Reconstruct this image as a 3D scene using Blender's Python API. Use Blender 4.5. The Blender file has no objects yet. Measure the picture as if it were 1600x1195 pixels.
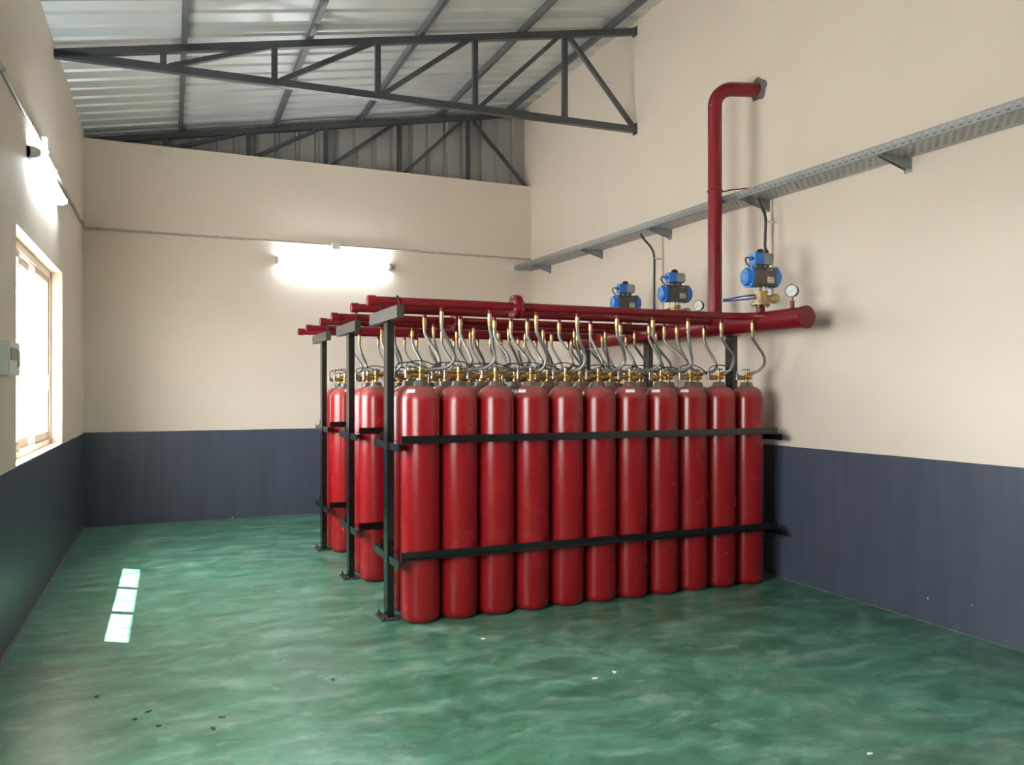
import bpy, math, random
from mathutils import Vector, Matrix

# ------------------------------------------------------------------ camera, light, exposure
S = bpy.context.scene
COL = S.collection
R = math.radians
rng = random.Random(7)

cam_d = bpy.data.cameras.new('camera')
cam = bpy.data.objects.new('camera', cam_d)
COL.objects.link(cam)
cam.location = (0, 0, 1.5745)
cam.rotation_euler = (R(90), 0, -0.4041)
cam_d.sensor_width = 36.0
cam_d.lens = 1249.58 / 1600 * 36
cam_d.shift_y = 11.1 / 1600
cam_d.clip_start = 0.05
S.camera = cam

w = bpy.data.worlds.new('daylight')
S.world = w
w.use_nodes = True
bg = w.node_tree.nodes['Background']
bg.inputs[0].default_value = (1.0, 0.98, 0.965, 1)
bg.inputs[1].default_value = 24.0

sun_d = bpy.data.lights.new('sun', 'SUN')
sun_d.energy = 60.0
sun_d.angle = R(0.53)
sun_d.color = (1.0, 0.95, 0.86)
sun = bpy.data.objects.new('sun', sun_d)
COL.objects.link(sun)
sun.location = (-6, 8, 14)
sun.rotation_euler = Vector((1.0, -0.68, -2.05)).to_track_quat('-Z', 'Y').to_euler()

S.view_settings.view_transform = 'Standard'
S.view_settings.look = 'None'
S.view_settings.gamma = 1.0
S.view_settings.exposure = 0.42
S.cycles.max_bounces = 10
S.cycles.diffuse_bounces = 6
S.cycles.glossy_bounces = 4
S.cycles.transparent_max_bounces = 12
S.cycles.sample_clamp_indirect = 6.0

# room numbers (metres)
XL, XR, YB, YF = -0.907, 4.71, 10.31, -2.6
ZD, ZT = 1.084, 4.45
TH = 0.23
WIN = [(5.96, 8.34), (1.40, 3.78)]
WZ0, WZ1 = 1.085, 2.64
DOOR = (0.6, 3.2, 2.7)


def portal(loc, rot, sx, sy):
    d = bpy.data.lights.new('daylight_portal', 'AREA')
    d.shape = 'RECTANGLE'
    d.size, d.size_y = sx, sy
    d.energy = 1
    d.cycles.is_portal = True
    o = bpy.data.objects.new('daylight_portal', d)
    COL.objects.link(o)
    o.location, o.rotation_euler = loc, rot


for a, b in WIN:
    portal((XL - TH - .02, (a + b) / 2, (WZ0 + WZ1) / 2), (R(90), 0, R(-90)), b - a, WZ1 - WZ0)


# ------------------------------------------------------------------ materials
def nodes_of(m):
    m.use_nodes = True
    nt = m.node_tree
    return nt, nt.nodes, nt.links, nt.nodes['Principled BSDF']


def mat(name, col, rough=.5, metal=0.0, var=0.0, vscale=6.0, bump=0.0, bscale=60.0, coat=0.0, spec=.5, rvar=0.0, stretch=(1, 1, 1)):
    m = bpy.data.materials.new(name)
    nt, N, L, b = nodes_of(m)
    b.inputs['Base Color'].default_value = (*col, 1)
    b.inputs['Roughness'].default_value = rough
    b.inputs['Metallic'].default_value = metal
    b.inputs['Coat Weight'].default_value = coat
    b.inputs['Coat Roughness'].default_value = .12
    b.inputs['Specular IOR Level'].default_value = spec
    tc = N.new('ShaderNodeTexCoord')
    mp = N.new('ShaderNodeMapping')
    mp.inputs['Scale'].default_value = stretch
    L.new(tc.outputs['Object'], mp.inputs[0])
    if var > 0 or rvar > 0:
        n = N.new('ShaderNodeTexNoise')
        n.inputs['Scale'].default_value = vscale
        n.inputs['Detail'].default_value = 6
        L.new(mp.outputs[0], n.inputs['Vector'])
        if var > 0:
            mx = N.new('ShaderNodeMix'); mx.data_type = 'RGBA'
            mx.inputs['A'].default_value = (*[c * (1 - var) for c in col], 1)
            mx.inputs['B'].default_value = (*[min(1, c * (1 + var)) for c in col], 1)
            L.new(n.outputs['Fac'], mx.inputs['Factor'])
            L.new(mx.outputs['Result'], b.inputs['Base Color'])
        if rvar > 0:
            mr = N.new('ShaderNodeMapRange')
            mr.inputs['To Min'].default_value = max(.02, rough - rvar)
            mr.inputs['To Max'].default_value = rough + rvar
            L.new(n.outputs['Fac'], mr.inputs['Value'])
            L.new(mr.outputs[0], b.inputs['Roughness'])
    if bump > 0:
        n2 = N.new('ShaderNodeTexNoise')
        n2.inputs['Scale'].default_value = bscale
        n2.inputs['Detail'].default_value = 4
        L.new(mp.outputs[0], n2.inputs['Vector'])
        bp = N.new('ShaderNodeBump')
        bp.inputs['Strength'].default_value = bump
        bp.inputs['Distance'].default_value = .01
        L.new(n2.outputs['Fac'], bp.inputs['Height'])
        L.new(bp.outputs[0], b.inputs['Normal'])
    return m


CREAM = (.79, .688, .60)
DADO = (.070, .082, .116)


def wall_mat(name, zd):
    """cream emulsion over a dark slate gloss dado, with scuffs and paint specks"""
    m = bpy.data.materials.new(name)
    nt, N, L, b = nodes_of(m)
    tc = N.new('ShaderNodeTexCoord')
    sep = N.new('ShaderNodeSeparateXYZ')
    L.new(tc.outputs['Object'], sep.inputs[0])
    wob = N.new('ShaderNodeTexNoise'); wob.inputs['Scale'].default_value = 3.0; wob.inputs['Detail'].default_value = 5
    L.new(tc.outputs['Object'], wob.inputs['Vector'])
    ma = N.new('ShaderNodeMath'); ma.operation = 'MULTIPLY_ADD'
    ma.inputs[1].default_value = .008; ma.inputs[2].default_value = zd - .004
    L.new(wob.outputs['Fac'], ma.inputs[0])
    lt = N.new('ShaderNodeMath'); lt.operation = 'LESS_THAN'
    L.new(sep.outputs['Z'], lt.inputs[0]); L.new(ma.outputs[0], lt.inputs[1])
    # cream
    n1 = N.new('ShaderNodeTexNoise'); n1.inputs['Scale'].default_value = 1.3; n1.inputs['Detail'].default_value = 7
    L.new(tc.outputs['Object'], n1.inputs['Vector'])
    c1 = N.new('ShaderNodeMix'); c1.data_type = 'RGBA'
    c1.inputs['A'].default_value = (*[c * .95 for c in CREAM], 1)
    c1.inputs['B'].default_value = (*[c * 1.05 for c in CREAM], 1)
    L.new(n1.outputs['Fac'], c1.inputs['Factor'])
    # slate with vertical brush streaks
    mp = N.new('ShaderNodeMapping'); mp.inputs['Scale'].default_value = (9, 9, .9)
    L.new(tc.outputs['Object'], mp.inputs[0])
    n2 = N.new('ShaderNodeTexNoise'); n2.inputs['Scale'].default_value = 1.0; n2.inputs['Detail'].default_value = 8
    L.new(mp.outputs[0], n2.inputs['Vector'])
    c2 = N.new('ShaderNodeMix'); c2.data_type = 'RGBA'
    c2.inputs['A'].default_value = (*[c * .75 for c in DADO], 1)
    c2.inputs['B'].default_value = (*[c * 1.3 for c in DADO], 1)
    L.new(n2.outputs['Fac'], c2.inputs['Factor'])
    # white paint specks near the floor
    vo = N.new('ShaderNodeTexVoronoi'); vo.inputs['Scale'].default_value = 5.0
    L.new(tc.outputs['Object'], vo.inputs['Vector'])
    sp = N.new('ShaderNodeMath'); sp.operation = 'LESS_THAN'; sp.inputs[1].default_value = .045
    L.new(vo.outputs['Distance'], sp.inputs[0])
    lowz = N.new('ShaderNodeMath'); lowz.operation = 'LESS_THAN'; lowz.inputs[1].default_value = .34
    L.new(sep.outputs['Z'], lowz.inputs[0])
    spm = N.new('ShaderNodeMath'); spm.operation = 'MULTIPLY'
    L.new(sp.outputs[0], spm.inputs[0]); L.new(lowz.outputs[0], spm.inputs[1])
    c3 = N.new('ShaderNodeMix'); c3.data_type = 'RGBA'
    c3.inputs['B'].default_value = (.6, .6, .58, 1)
    L.new(spm.outputs[0], c3.inputs['Factor']); L.new(c2.outputs['Result'], c3.inputs['A'])
    c4 = N.new('ShaderNodeMix'); c4.data_type = 'RGBA'
    L.new(lt.outputs[0], c4.inputs['Factor'])
    L.new(c1.outputs['Result'], c4.inputs['A']); L.new(c3.outputs['Result'], c4.inputs['B'])
    L.new(c4.outputs['Result'], b.inputs['Base Color'])
    mr = N.new('ShaderNodeMapRange')
    mr.inputs['To Min'].default_value = .62; mr.inputs['To Max'].default_value = .34
    L.new(lt.outputs[0], mr.inputs['Value']); L.new(mr.outputs[0], b.inputs['Roughness'])
    b.inputs['Specular IOR Level'].default_value = .4
    n3 = N.new('ShaderNodeTexNoise'); n3.inputs['Scale'].default_value = 7; n3.inputs['Detail'].default_value = 6
    L.new(tc.outputs['Object'], n3.inputs['Vector'])
    bp = N.new('ShaderNodeBump'); bp.inputs['Strength'].default_value = .25; bp.inputs['Distance'].default_value = .012
    L.new(n3.outputs['Fac'], bp.inputs['Height']); L.new(bp.outputs[0], b.inputs['Normal'])
    return m


def floor_mat():
    m = bpy.data.materials.new('green_floor_paint')
    nt, N, L, b = nodes_of(m)
    tc = N.new('ShaderNodeTexCoord')
    mp = N.new('ShaderNodeMapping'); mp.inputs['Rotation'].default_value = (0, 0, R(-20)); mp.inputs['Scale'].default_value = (1, 1.7, 1)
    L.new(tc.outputs['Object'], mp.inputs[0])
    warp = N.new('ShaderNodeTexNoise'); warp.inputs['Scale'].default_value = 1.1; warp.inputs['Detail'].default_value = 3
    L.new(tc.outputs['Object'], warp.inputs['Vector'])
    add = N.new('ShaderNodeVectorMath'); add.operation = 'MULTIPLY_ADD'
    add.inputs[1].default_value = (1.1, 1.1, 1.1)
    L.new(warp.outputs['Color'], add.inputs[0]); L.new(mp.outputs[0], add.inputs[2])
    a = N.new('ShaderNodeTexNoise'); a.inputs['Scale'].default_value = 3.4; a.inputs['Detail'].default_value = 9; a.inputs['Roughness'].default_value = .62
    L.new(add.outputs[0], a.inputs['Vector'])
    ra = N.new('ShaderNodeValToRGB')
    ra.color_ramp.elements[0].position = .36; ra.color_ramp.elements[0].color = (.038, .150, .092, 1)
    ra.color_ramp.elements[1].position = .70; ra.color_ramp.elements[1].color = (.185, .310, .245, 1)
    e = ra.color_ramp.elements.new(.52); e.color = (.074, .212, .148, 1)
    L.new(a.outputs['Fac'], ra.inputs[0])
    # pale scuffs and chips
    s = N.new('ShaderNodeTexNoise'); s.inputs['Scale'].default_value = 6.5; s.inputs['Detail'].default_value = 10; s.inputs['Roughness'].default_value = .7
    L.new(add.outputs[0], s.inputs['Vector'])
    rs = N.new('ShaderNodeValToRGB')
    rs.color_ramp.elements[0].position = .585; rs.color_ramp.elements[0].color = (0, 0, 0, 1)
    rs.color_ramp.elements[1].position = .76; rs.color_ramp.elements[1].color = (.75, .75, .75, 1)
    L.new(s.outputs['Fac'], rs.inputs[0])
    # trowel dabs: short overlapping strokes, each of its own tone
    mp2 = N.new('ShaderNodeMapping'); mp2.inputs['Rotation'].default_value = (0, 0, R(24)); mp2.inputs['Scale'].default_value = (2.6, 6.0, 1)
    L.new(tc.outputs['Object'], mp2.inputs[0])
    w2 = N.new('ShaderNodeTexNoise'); w2.inputs['Scale'].default_value = 5; w2.inputs['Detail'].default_value = 4
    L.new(tc.outputs['Object'], w2.inputs['Vector'])
    ad2 = N.new('ShaderNodeVectorMath'); ad2.operation = 'MULTIPLY_ADD'; ad2.inputs[1].default_value = (1.6, 1.6, 1.6)
    L.new(w2.outputs['Color'], ad2.inputs[0]); L.new(mp2.outputs[0], ad2.inputs[2])
    vd = N.new('ShaderNodeTexVoronoi'); vd.feature = 'SMOOTH_F1'; vd.inputs['Scale'].default_value = 1.7; vd.inputs['Smoothness'].default_value = .35
    L.new(ad2.outputs[0], vd.inputs['Vector'])
    sv = N.new('ShaderNodeSeparateColor'); L.new(vd.outputs['Color'], sv.inputs[0])
    dm = N.new('ShaderNodeMapRange'); dm.inputs['To Min'].default_value = .72; dm.inputs['To Max'].default_value = 1.16
    L.new(sv.outputs[0], dm.inputs['Value'])
    dab = N.new('ShaderNodeMix'); dab.data_type = 'RGBA'; dab.blend_type = 'MULTIPLY'; dab.inputs['Factor'].default_value = 1
    L.new(ra.outputs[0], dab.inputs['A']); L.new(dm.outputs[0], dab.inputs['B'])
    mx = N.new('ShaderNodeMix'); mx.data_type = 'RGBA'
    mx.inputs['B'].default_value = (.32, .42, .35, 1)
    L.new(rs.outputs[0], mx.inputs['Factor']); L.new(dab.outputs['Result'], mx.inputs['A'])
    L.new(mx.outputs['Result'], b.inputs['Base Color'])
    mr = N.new('ShaderNodeMapRange'); mr.inputs['To Min'].default_value = .22; mr.inputs['To Max'].default_value = .48
    L.new(a.outputs['Fac'], mr.inputs['Value']); L.new(mr.outputs[0], b.inputs['Roughness'])
    bp = N.new('ShaderNodeBump'); bp.inputs['Strength'].default_value = .22; bp.inputs['Distance'].default_value = .012
    L.new(a.outputs['Fac'], bp.inputs['Height']); L.new(bp.outputs[0], b.inputs['Normal'])
    b.inputs['Specular IOR Level'].default_value = .5
    return m


def cylinder_mat():
    """red gloss enamel, dusty on the shoulder, scuffed near the foot"""
    m = bpy.data.materials.new('red_cylinder_enamel')
    nt, N, L, b = nodes_of(m)
    tc = N.new('ShaderNodeTexCoord'); oi = N.new('ShaderNodeObjectInfo')
    sep = N.new('ShaderNodeSeparateXYZ'); L.new(tc.outputs['Object'], sep.inputs[0])
    off = N.new('ShaderNodeVectorMath'); off.operation = 'MULTIPLY_ADD'
    off.inputs[1].default_value = (37, 53, 29)
    cb = N.new('ShaderNodeCombineXYZ')
    for i in range(3):
        L.new(oi.outputs['Random'], cb.inputs[i])
    L.new(cb.outputs[0], off.inputs[0]); L.new(tc.outputs['Object'], off.inputs[2])
    n = N.new('ShaderNodeTexNoise'); n.inputs['Scale'].default_value = 5; n.inputs['Detail'].default_value = 6
    L.new(off.outputs[0], n.inputs['Vector'])
    c = N.new('ShaderNodeMix'); c.data_type = 'RGBA'
    c.inputs['A'].default_value = (.225, .006, .009, 1); c.inputs['B'].default_value = (.26, .008, .011, 1)
    L.new(n.outputs['Fac'], c.inputs['Factor'])
    # dust settled on the shoulder
    dz = N.new('ShaderNodeMapRange'); dz.inputs['From Min'].default_value = 1.50; dz.inputs['From Max'].default_value = 1.59
    dz.inputs['To Max'].default_value = .42
    L.new(sep.outputs['Z'], dz.inputs['Value'])
    d = N.new('ShaderNodeMix'); d.data_type = 'RGBA'; d.inputs['B'].default_value = (.34, .20, .18, 1)
    L.new(dz.outputs[0], d.inputs['Factor']); L.new(c.outputs['Result'], d.inputs['A'])
    # chips near the foot
    ch = N.new('ShaderNodeTexNoise'); ch.inputs['Scale'].default_value = 26; ch.inputs['Detail'].default_value = 3
    mp = N.new('ShaderNodeMapping'); mp.inputs['Scale'].default_value = (1, 1, .25)
    L.new(off.outputs[0], mp.inputs[0]); L.new(mp.outputs[0], ch.inputs['Vector'])
    cr = N.new('ShaderNodeMath'); cr.operation = 'GREATER_THAN'; cr.inputs[1].default_value = .755
    L.new(ch.outputs['Fac'], cr.inputs[0])
    lz = N.new('ShaderNodeMath'); lz.operation = 'LESS_THAN'; lz.inputs[1].default_value = .32
    L.new(sep.outputs['Z'], lz.inputs[0])
    cm = N.new('ShaderNodeMath'); cm.operation = 'MULTIPLY'
    L.new(cr.outputs[0], cm.inputs[0]); L.new(lz.outputs[0], cm.inputs[1])
    f = N.new('ShaderNodeMix'); f.data_type = 'RGBA'; f.inputs['B'].default_value = (.55, .42, .38, 1)
    L.new(cm.outputs[0], f.inputs['Factor']); L.new(d.outputs['Result'], f.inputs['A'])
    L.new(f.outputs['Result'], b.inputs['Base Color'])
    mr = N.new('ShaderNodeMapRange'); mr.inputs['To Min'].default_value = .23; mr.inputs['To Max'].default_value = .30
    L.new(n.outputs['Fac'], mr.inputs['Value']); L.new(mr.outputs[0], b.inputs['Roughness'])
    b.inputs['Coat Weight'].default_value = .08; b.inputs['Coat Roughness'].default_value = .15
    b.inputs['Specular IOR Level'].default_value = .38
    return m


def emit_mat(name, col, strength):
    m = bpy.data.materials.new(name)
    nt, N, L, b = nodes_of(m)
    b.inputs['Base Color'].default_value = (.9, .9, .9, 1)
    b.inputs['Emission Color'].default_value = (*col, 1)
    b.inputs['Emission Strength'].default_value = strength
    return m


def glass_mat():
    m = bpy.data.materials.new('window_glass')
    nt, N, L, b = nodes_of(m)
    tr = N.new('ShaderNodeBsdfTransparent'); tr.inputs[0].default_value = (.93, .95, .94, 1)
    gl = N.new('ShaderNodeBsdfGlossy'); gl.inputs['Roughness'].default_value = .02
    mx = N.new('ShaderNodeMixShader'); mx.inputs[0].default_value = .05
    L.new(tr.outputs[0], mx.inputs[1]); L.new(gl.outputs[0], mx.inputs[2])
    L.new(mx.outputs[0], N['Material Output'].inputs['Surface'])
    return m


M = {
    'wall_b': wall_mat('painted_plaster_back', ZD), 'wall_r': wall_mat('painted_plaster_right', ZD + .022),
    'wall_l': wall_mat('painted_plaster_left', ZD - .008),
    'floor': floor_mat(), 'cyl': cylinder_mat(),
    'pipe': mat('maroon_pipe_paint', (.135, .0045, .009), .34, var=.15, vscale=3, spec=.34),
    'black': mat('black_rack_paint', (.0065, .007, .007), .2, var=.2, vscale=8, spec=.75),
    'greyrack': mat('grey_bracket_steel', (.052, .049, .044), .42, var=.25, vscale=10, metal=.2),
    'truss': mat('truss_dark_paint', (.040, .043, .050), .42, var=.2, vscale=5),
    'purlin': mat('purlin_grey_paint', (.085, .090, .105), .4, metal=.3, var=.2, vscale=5),
    'sheet': mat('galvalume_sheet', (.66, .68, .68), .42, metal=.4, var=.12, vscale=2, rvar=.08),
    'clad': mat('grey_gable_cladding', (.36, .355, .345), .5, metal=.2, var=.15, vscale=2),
    'galv': mat('galvanised_steel', (.36, .375, .39), .42, metal=.7, var=.2, vscale=14),
    'hose': mat('braided_steel_hose', (.33, .32, .315), .33, metal=.85, var=.25, vscale=90, bump=.4, bscale=260),
    'brass': mat('brass', (.42, .25, .085), .32, metal=.9, var=.25, vscale=20),
    'palebrass': mat('pale_brass_fitting', (.62, .46, .235), .28, metal=.9, var=.15, vscale=30),
    'bronze': mat('bronze_valve_casting', (.46, .33, .16), .42, metal=.6, var=.2, vscale=25, bump=.2, bscale=140),
    'steel': mat('dull_steel', (.42, .42, .41), .34, metal=.85, var=.15, vscale=20),
    'collar': mat('grey_neck_collar', (.20, .195, .19), .3, metal=.8, var=.35, vscale=18),
    'blackrub': mat('black_rubber', (.014, .014, .015), .45),
    'blue': mat('actuator_blue', (.022, .145, .47), .35, var=.12, vscale=12),
    'bluetube': mat('blue_air_tube', (.012, .03, .20), .3),
    'dgrey': mat('actuator_anodised_grey', (.095, .086, .076), .4, metal=.3, var=.1),
    'lgrey': mat('switch_box_grey', (.33, .325, .31), .45, var=.08),
    'white': mat('white_plastic', (.78, .78, .76), .35),
    'paper': mat('white_sticker', (.80, .77, .74), .6, var=.12, vscale=60),
    'ink': mat('dark_print', (.03, .03, .03), .6),
    'conduit': mat('grey_pvc_conduit', (.44, .41, .38), .45, var=.08),
    'alu': mat('beige_window_aluminium', (.66, .55, .47), .4, var=.05),
    'reveal': mat('cream_reveal_plaster', CREAM, .6, var=.05, vscale=2),
    'cement': mat('broken_cement', (.12, .115, .11), .9, var=.5, vscale=30, bump=.8, bscale=40),
    'glass': glass_mat(),
    'tube': emit_mat('lit_tube', (.86, .95, 1.0), 50.0),
    'concrete': mat('outdoor_concrete', (.56, .53, .49), .8, var=.2, vscale=2),
    'ground': mat('pale_dry_yard', (.80, .77, .72), .9, var=.1, vscale=1),
    'seam': mat('dusty_floor_seam', (.17, .17, .14), .9, var=.5, vscale=9),
    'dirt': mat('dirt_chip', (.06, .05, .04), .8),
}


# ------------------------------------------------------------------ mesh helpers
class MB:
    def __init__(s):
        s.v, s.f = [], []

    def add(s, vs, fs):
        o = len(s.v)
        s.v += [tuple(p) for p in vs]
        s.f += [tuple(i + o for i in q) for q in fs]
        return s

    def box(s, x0, x1, y0, y1, z0, z1):
        return s.add([(x0, y0, z0), (x1, y0, z0), (x1, y1, z0), (x0, y1, z0), (x0, y0, z1), (x1, y0, z1), (x1, y1, z1), (x0, y1, z1)],
                     [(0, 3, 2, 1), (4, 5, 6, 7), (0, 1, 5, 4), (1, 2, 6, 5), (2, 3, 7, 6), (3, 0, 4, 7)])

    def beam(s, p, q, wid, hei, up=(0, 0, 1)):
        p, q = Vector(p), Vector(q)
        d = (q - p).normalized()
        u = Vector(up); sd = d.cross(u).normalized(); u = sd.cross(d).normalized()
        vs = [e + sd * a * wid / 2 + u * b * hei / 2 for e in (p, q) for a, b in ((-1, -1), (1, -1), (1, 1), (-1, 1))]
        return s.add(vs, [(3, 2, 1, 0), (4, 5, 6, 7), (0, 1, 5, 4), (1, 2, 6, 5), (2, 3, 7, 6), (3, 0, 4, 7)])

    def prism(s, pts, axis, a, b):
        """polygon pts (2-D, counter-clockwise) extruded along axis from a to b"""
        n = len(pts)
        mk = {'x': lambda p, t: (t, p[0], p[1]), 'y': lambda p, t: (p[0], t, p[1]), 'z': lambda p, t: (p[0], p[1], t)}[axis]
        vs = [mk(p, a) for p in pts] + [mk(p, b) for p in pts]
        fs = [tuple(range(n))[::-1], tuple(range(n, 2 * n))] + [(i, (i + 1) % n, n + (i + 1) % n, n + i) for i in range(n)]
        return s.add(vs, fs)

    def lathe(s, prof, c=(0, 0, 0), seg=24, axis=(0, 0, 1)):
        """prof: list of (radius, height) along axis"""
        ax = Vector(axis).normalized()
        t = Vector((1, 0, 0)) if abs(ax.x) < .9 else Vector((0, 1, 0))
        u = ax.cross(t).normalized(); vv = ax.cross(u)
        c = Vector(c); vs, fs = [], []
        for r, h in prof:
            for k in range(seg):
                a = 2 * math.pi * k / seg
                vs.append(c + ax * h + (u * math.cos(a) + vv * math.sin(a)) * r)
        for i in range(len(prof) - 1):
            for k in range(seg):
                k2 = (k + 1) % seg
                fs.append((i * seg + k, i * seg + k2, (i + 1) * seg + k2, (i + 1) * seg + k))
        fs.append(tuple(range(seg))[::-1])
        fs.append(tuple((len(prof) - 1) * seg + k for k in range(seg)))
        return s.add(vs, fs)

    def cyl(s, p, q, r, seg=16, r2=None):
        p, q = Vector(p), Vector(q)
        return s.lathe([(r, 0), (r if r2 is None else r2, (q - p).length)], p, seg, q - p)

    def tube(s, pts, r, seg=10):
        P = [Vector(p) for p in pts]
        n = len(P); vs, fs = [], []
        up = None
        for i in range(n):
            t = (P[min(i + 1, n - 1)] - P[max(i - 1, 0)]).normalized()
            if up is None:
                a = Vector((0, 0, 1)) if abs(t.z) < .9 else Vector((0, 1, 0))
                up = (a - t * a.dot(t)).normalized()
            else:
                up = (up - t * up.dot(t)).normalized()
            sd = t.cross(up)
            for k in range(seg):
                a = 2 * math.pi * k / seg
                vs.append(P[i] + (up * math.cos(a) + sd * math.sin(a)) * r)
        for i in range(n - 1):
            for k in range(seg):
                k2 = (k + 1) % seg
                fs.append((i * seg + k, i * seg + k2, (i + 1) * seg + k2, (i + 1) * seg + k))
        fs.append(tuple(range(seg))[::-1]); fs.append(tuple((n - 1) * seg + k for k in range(seg)))
        return s.add(vs, fs)

    def torus(s, c, ax, R0, r, seg=24, ms=8):
        ax = Vector(ax).normalized()
        t = Vector((1, 0, 0)) if abs(ax.x) < .9 else Vector((0, 1, 0))
        u = ax.cross(t).normalized(); v = ax.cross(u); c = Vector(c)
        vs, fs = [], []
        for i in range(seg):
            a = 2 * math.pi * i / seg
            d = u * math.cos(a) + v * math.sin(a)
            for j in range(ms):
                b = 2 * math.pi * j / ms
                vs.append(c + d * (R0 + r * math.cos(b)) + ax * r * math.sin(b))
        for i in range(seg):
            for j in range(ms):
                i2, j2 = (i + 1) % seg, (j + 1) % ms
                fs.append((i * ms + j, i2 * ms + j, i2 * ms + j2, i * ms + j2))
        return s.add(vs, fs)

    def mesh(s, name, m, smooth=True):
        me = bpy.data.meshes.new(name)
        me.from_pydata(s.v, [], s.f)
        me.materials.append(M[m] if isinstance(m, str) else m)
        me.update()
        import bmesh
        bm = bmesh.new(); bm.from_mesh(me)
        bmesh.ops.recalc_face_normals(bm, faces=bm.faces)
        bm.to_mesh(me); bm.free()
        if smooth:
            me.shade_smooth()
            me.set_sharp_from_angle(angle=R(38))
        return me

    def build(s, name, m, parent=None, smooth=True):
        return obj(name, s.mesh(name, m, smooth), parent)


def obj(name, me, parent=None, loc=None, rot=None):
    o = bpy.data.objects.new(name, me)
    COL.objects.link(o)
    if parent is not None:
        o.parent = parent
    if loc is not None:
        o.location = loc
    if rot is not None:
        o.rotation_euler = rot
    return o


def thing(name, label, cat, loc=(0, 0, 0), rz=0, group=None):
    o = obj(name, None, None, loc, (0, 0, rz))
    o.empty_display_size = .1
    return tag(o, label, cat, group)


def tag(o, label, cat, group=None):
    o['label'] = label
    o['category'] = cat
    if group:
        o['group'] = group
    return o


def struct(o, label=None):
    o['kind'] = 'structure'
    if label:
        o['label'] = label
    return o


def smooth_path(pts, per=6):
    P = [Vector(p) for p in pts]
    P = [P[0] * 2 - P[1]] + P + [P[-1] * 2 - P[-2]]
    out = []
    for i in range(1, len(P) - 2):
        a, b, c, d = P[i - 1:i + 3]
        for k in range(per):
            t = k / per
            out.append(.5 * ((2 * b) + (c - a) * t + (2 * a - 5 * b + 4 * c - d) * t * t + (3 * b - a - 3 * c + d) * t ** 3))
    out.append(P[-2])
    return out


ORD = ['', 'first', 'second', 'third', 'fourth', 'fifth', 'sixth', 'seventh', 'eighth', 'ninth', 'tenth', 'eleventh']


# ------------------------------------------------------------------ the room
def zroof(x):
    return 4.53 + (x - XL) * (5.62 - 4.53) / (XR - XL)


b = MB().box(XL - TH, XR + TH, YF - TH, YB + TH, -.12, 0)
struct(b.build('floor', 'floor', smooth=False), 'glossy green painted concrete floor with brushed streaks')

b = MB()
ys = [YF - TH]
for a, c in sorted(WIN):
    ys += [a, c]
ys.append(YB + TH + .1)
for i in range(0, len(ys), 2):
    b.box(XL - TH, XL, ys[i], ys[i + 1], 0, 4.53)
for a, c in WIN:
    b.box(XL - TH, XL, a, c, 0, WZ0)
    b.box(XL - TH, XL, a, c, WZ1, 4.53)
struct(b.build('wall_left', 'wall_l', smooth=False), 'cream wall with dark slate dado and two windows')
struct(MB().box(XL, XR + .02, YB, YB + TH, 0, ZT).build('wall_back', 'wall_b', smooth=False), 'cream wall with dark slate dado and a tube light')
wr = struct(MB().box(XR, XR + TH, YF - TH, YB + TH + .1, 0, 6.1).build('wall_right', 'wall_r', smooth=False), 'tall cream wall with dark slate dado behind the cylinders')
b = MB()
b.box(XL, DOOR[0], YF - TH, YF, 0, 5.9).box(DOOR[1], XR, YF - TH, YF, 0, 5.9).box(DOOR[0], DOOR[1], YF - TH, YF, DOOR[2], 5.9)
struct(b.build('wall_front', 'wall_b', smooth=False))
d1 = struct(obj('door_1', None, None, ((DOOR[0] + DOOR[1]) / 2, YF - .1, 0)))
b = MB()
hw = (DOOR[1] - DOOR[0]) / 2
for sx in (-1, 1):
    b.box(sx * hw - .03, sx * hw + .03, -.05, .05, 0, DOOR[2])
b.box(-hw, hw, -.05, .05, DOOR[2] - .06, DOOR[2])
b.build('door_frame', 'truss', d1, False)
for sx in (-1, 1):
    lf = MB().box(min(0, sx * hw) + .002, max(0, sx * hw) - .002, -.02, .02, .005, DOOR[2] - .06).build('door_leaf', 'greyrack', d1, False)
    MB().box(sx * .12 - .012, sx * .12 + .012, .02, .07, .95, 1.2).build('door_handle', 'steel', lf, False)

# grout seam along the wall feet
struct(MB().box(XR - .007, XR, YF, YB, 0, .004).build('trim_1', 'seam', smooth=False))
struct(MB().box(XL, XL + .014, YF, YB, 0, .004).build('trim_2', 'seam', smooth=False))
struct(MB().box(XL, XR, YB - .01, YB, 0, .004).build('trim_3', 'seam', smooth=False))

# ragged cement round the riser's wall hole
pts = []
for k in range(26):
    a = 2 * math.pi * k / 26
    r = .098 + .012 * math.sin(2 * a + 1) + .008 * math.sin(5 * a) + .010 * rng.random()
    pts.append((5.56 + r * math.cos(a) * .95, 4.19 + r * 1.05 * math.sin(a)))
MB().prism(pts, 'x', XR - .006, XR + .002).build('cement_patch', 'cement', wr, False)

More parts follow.
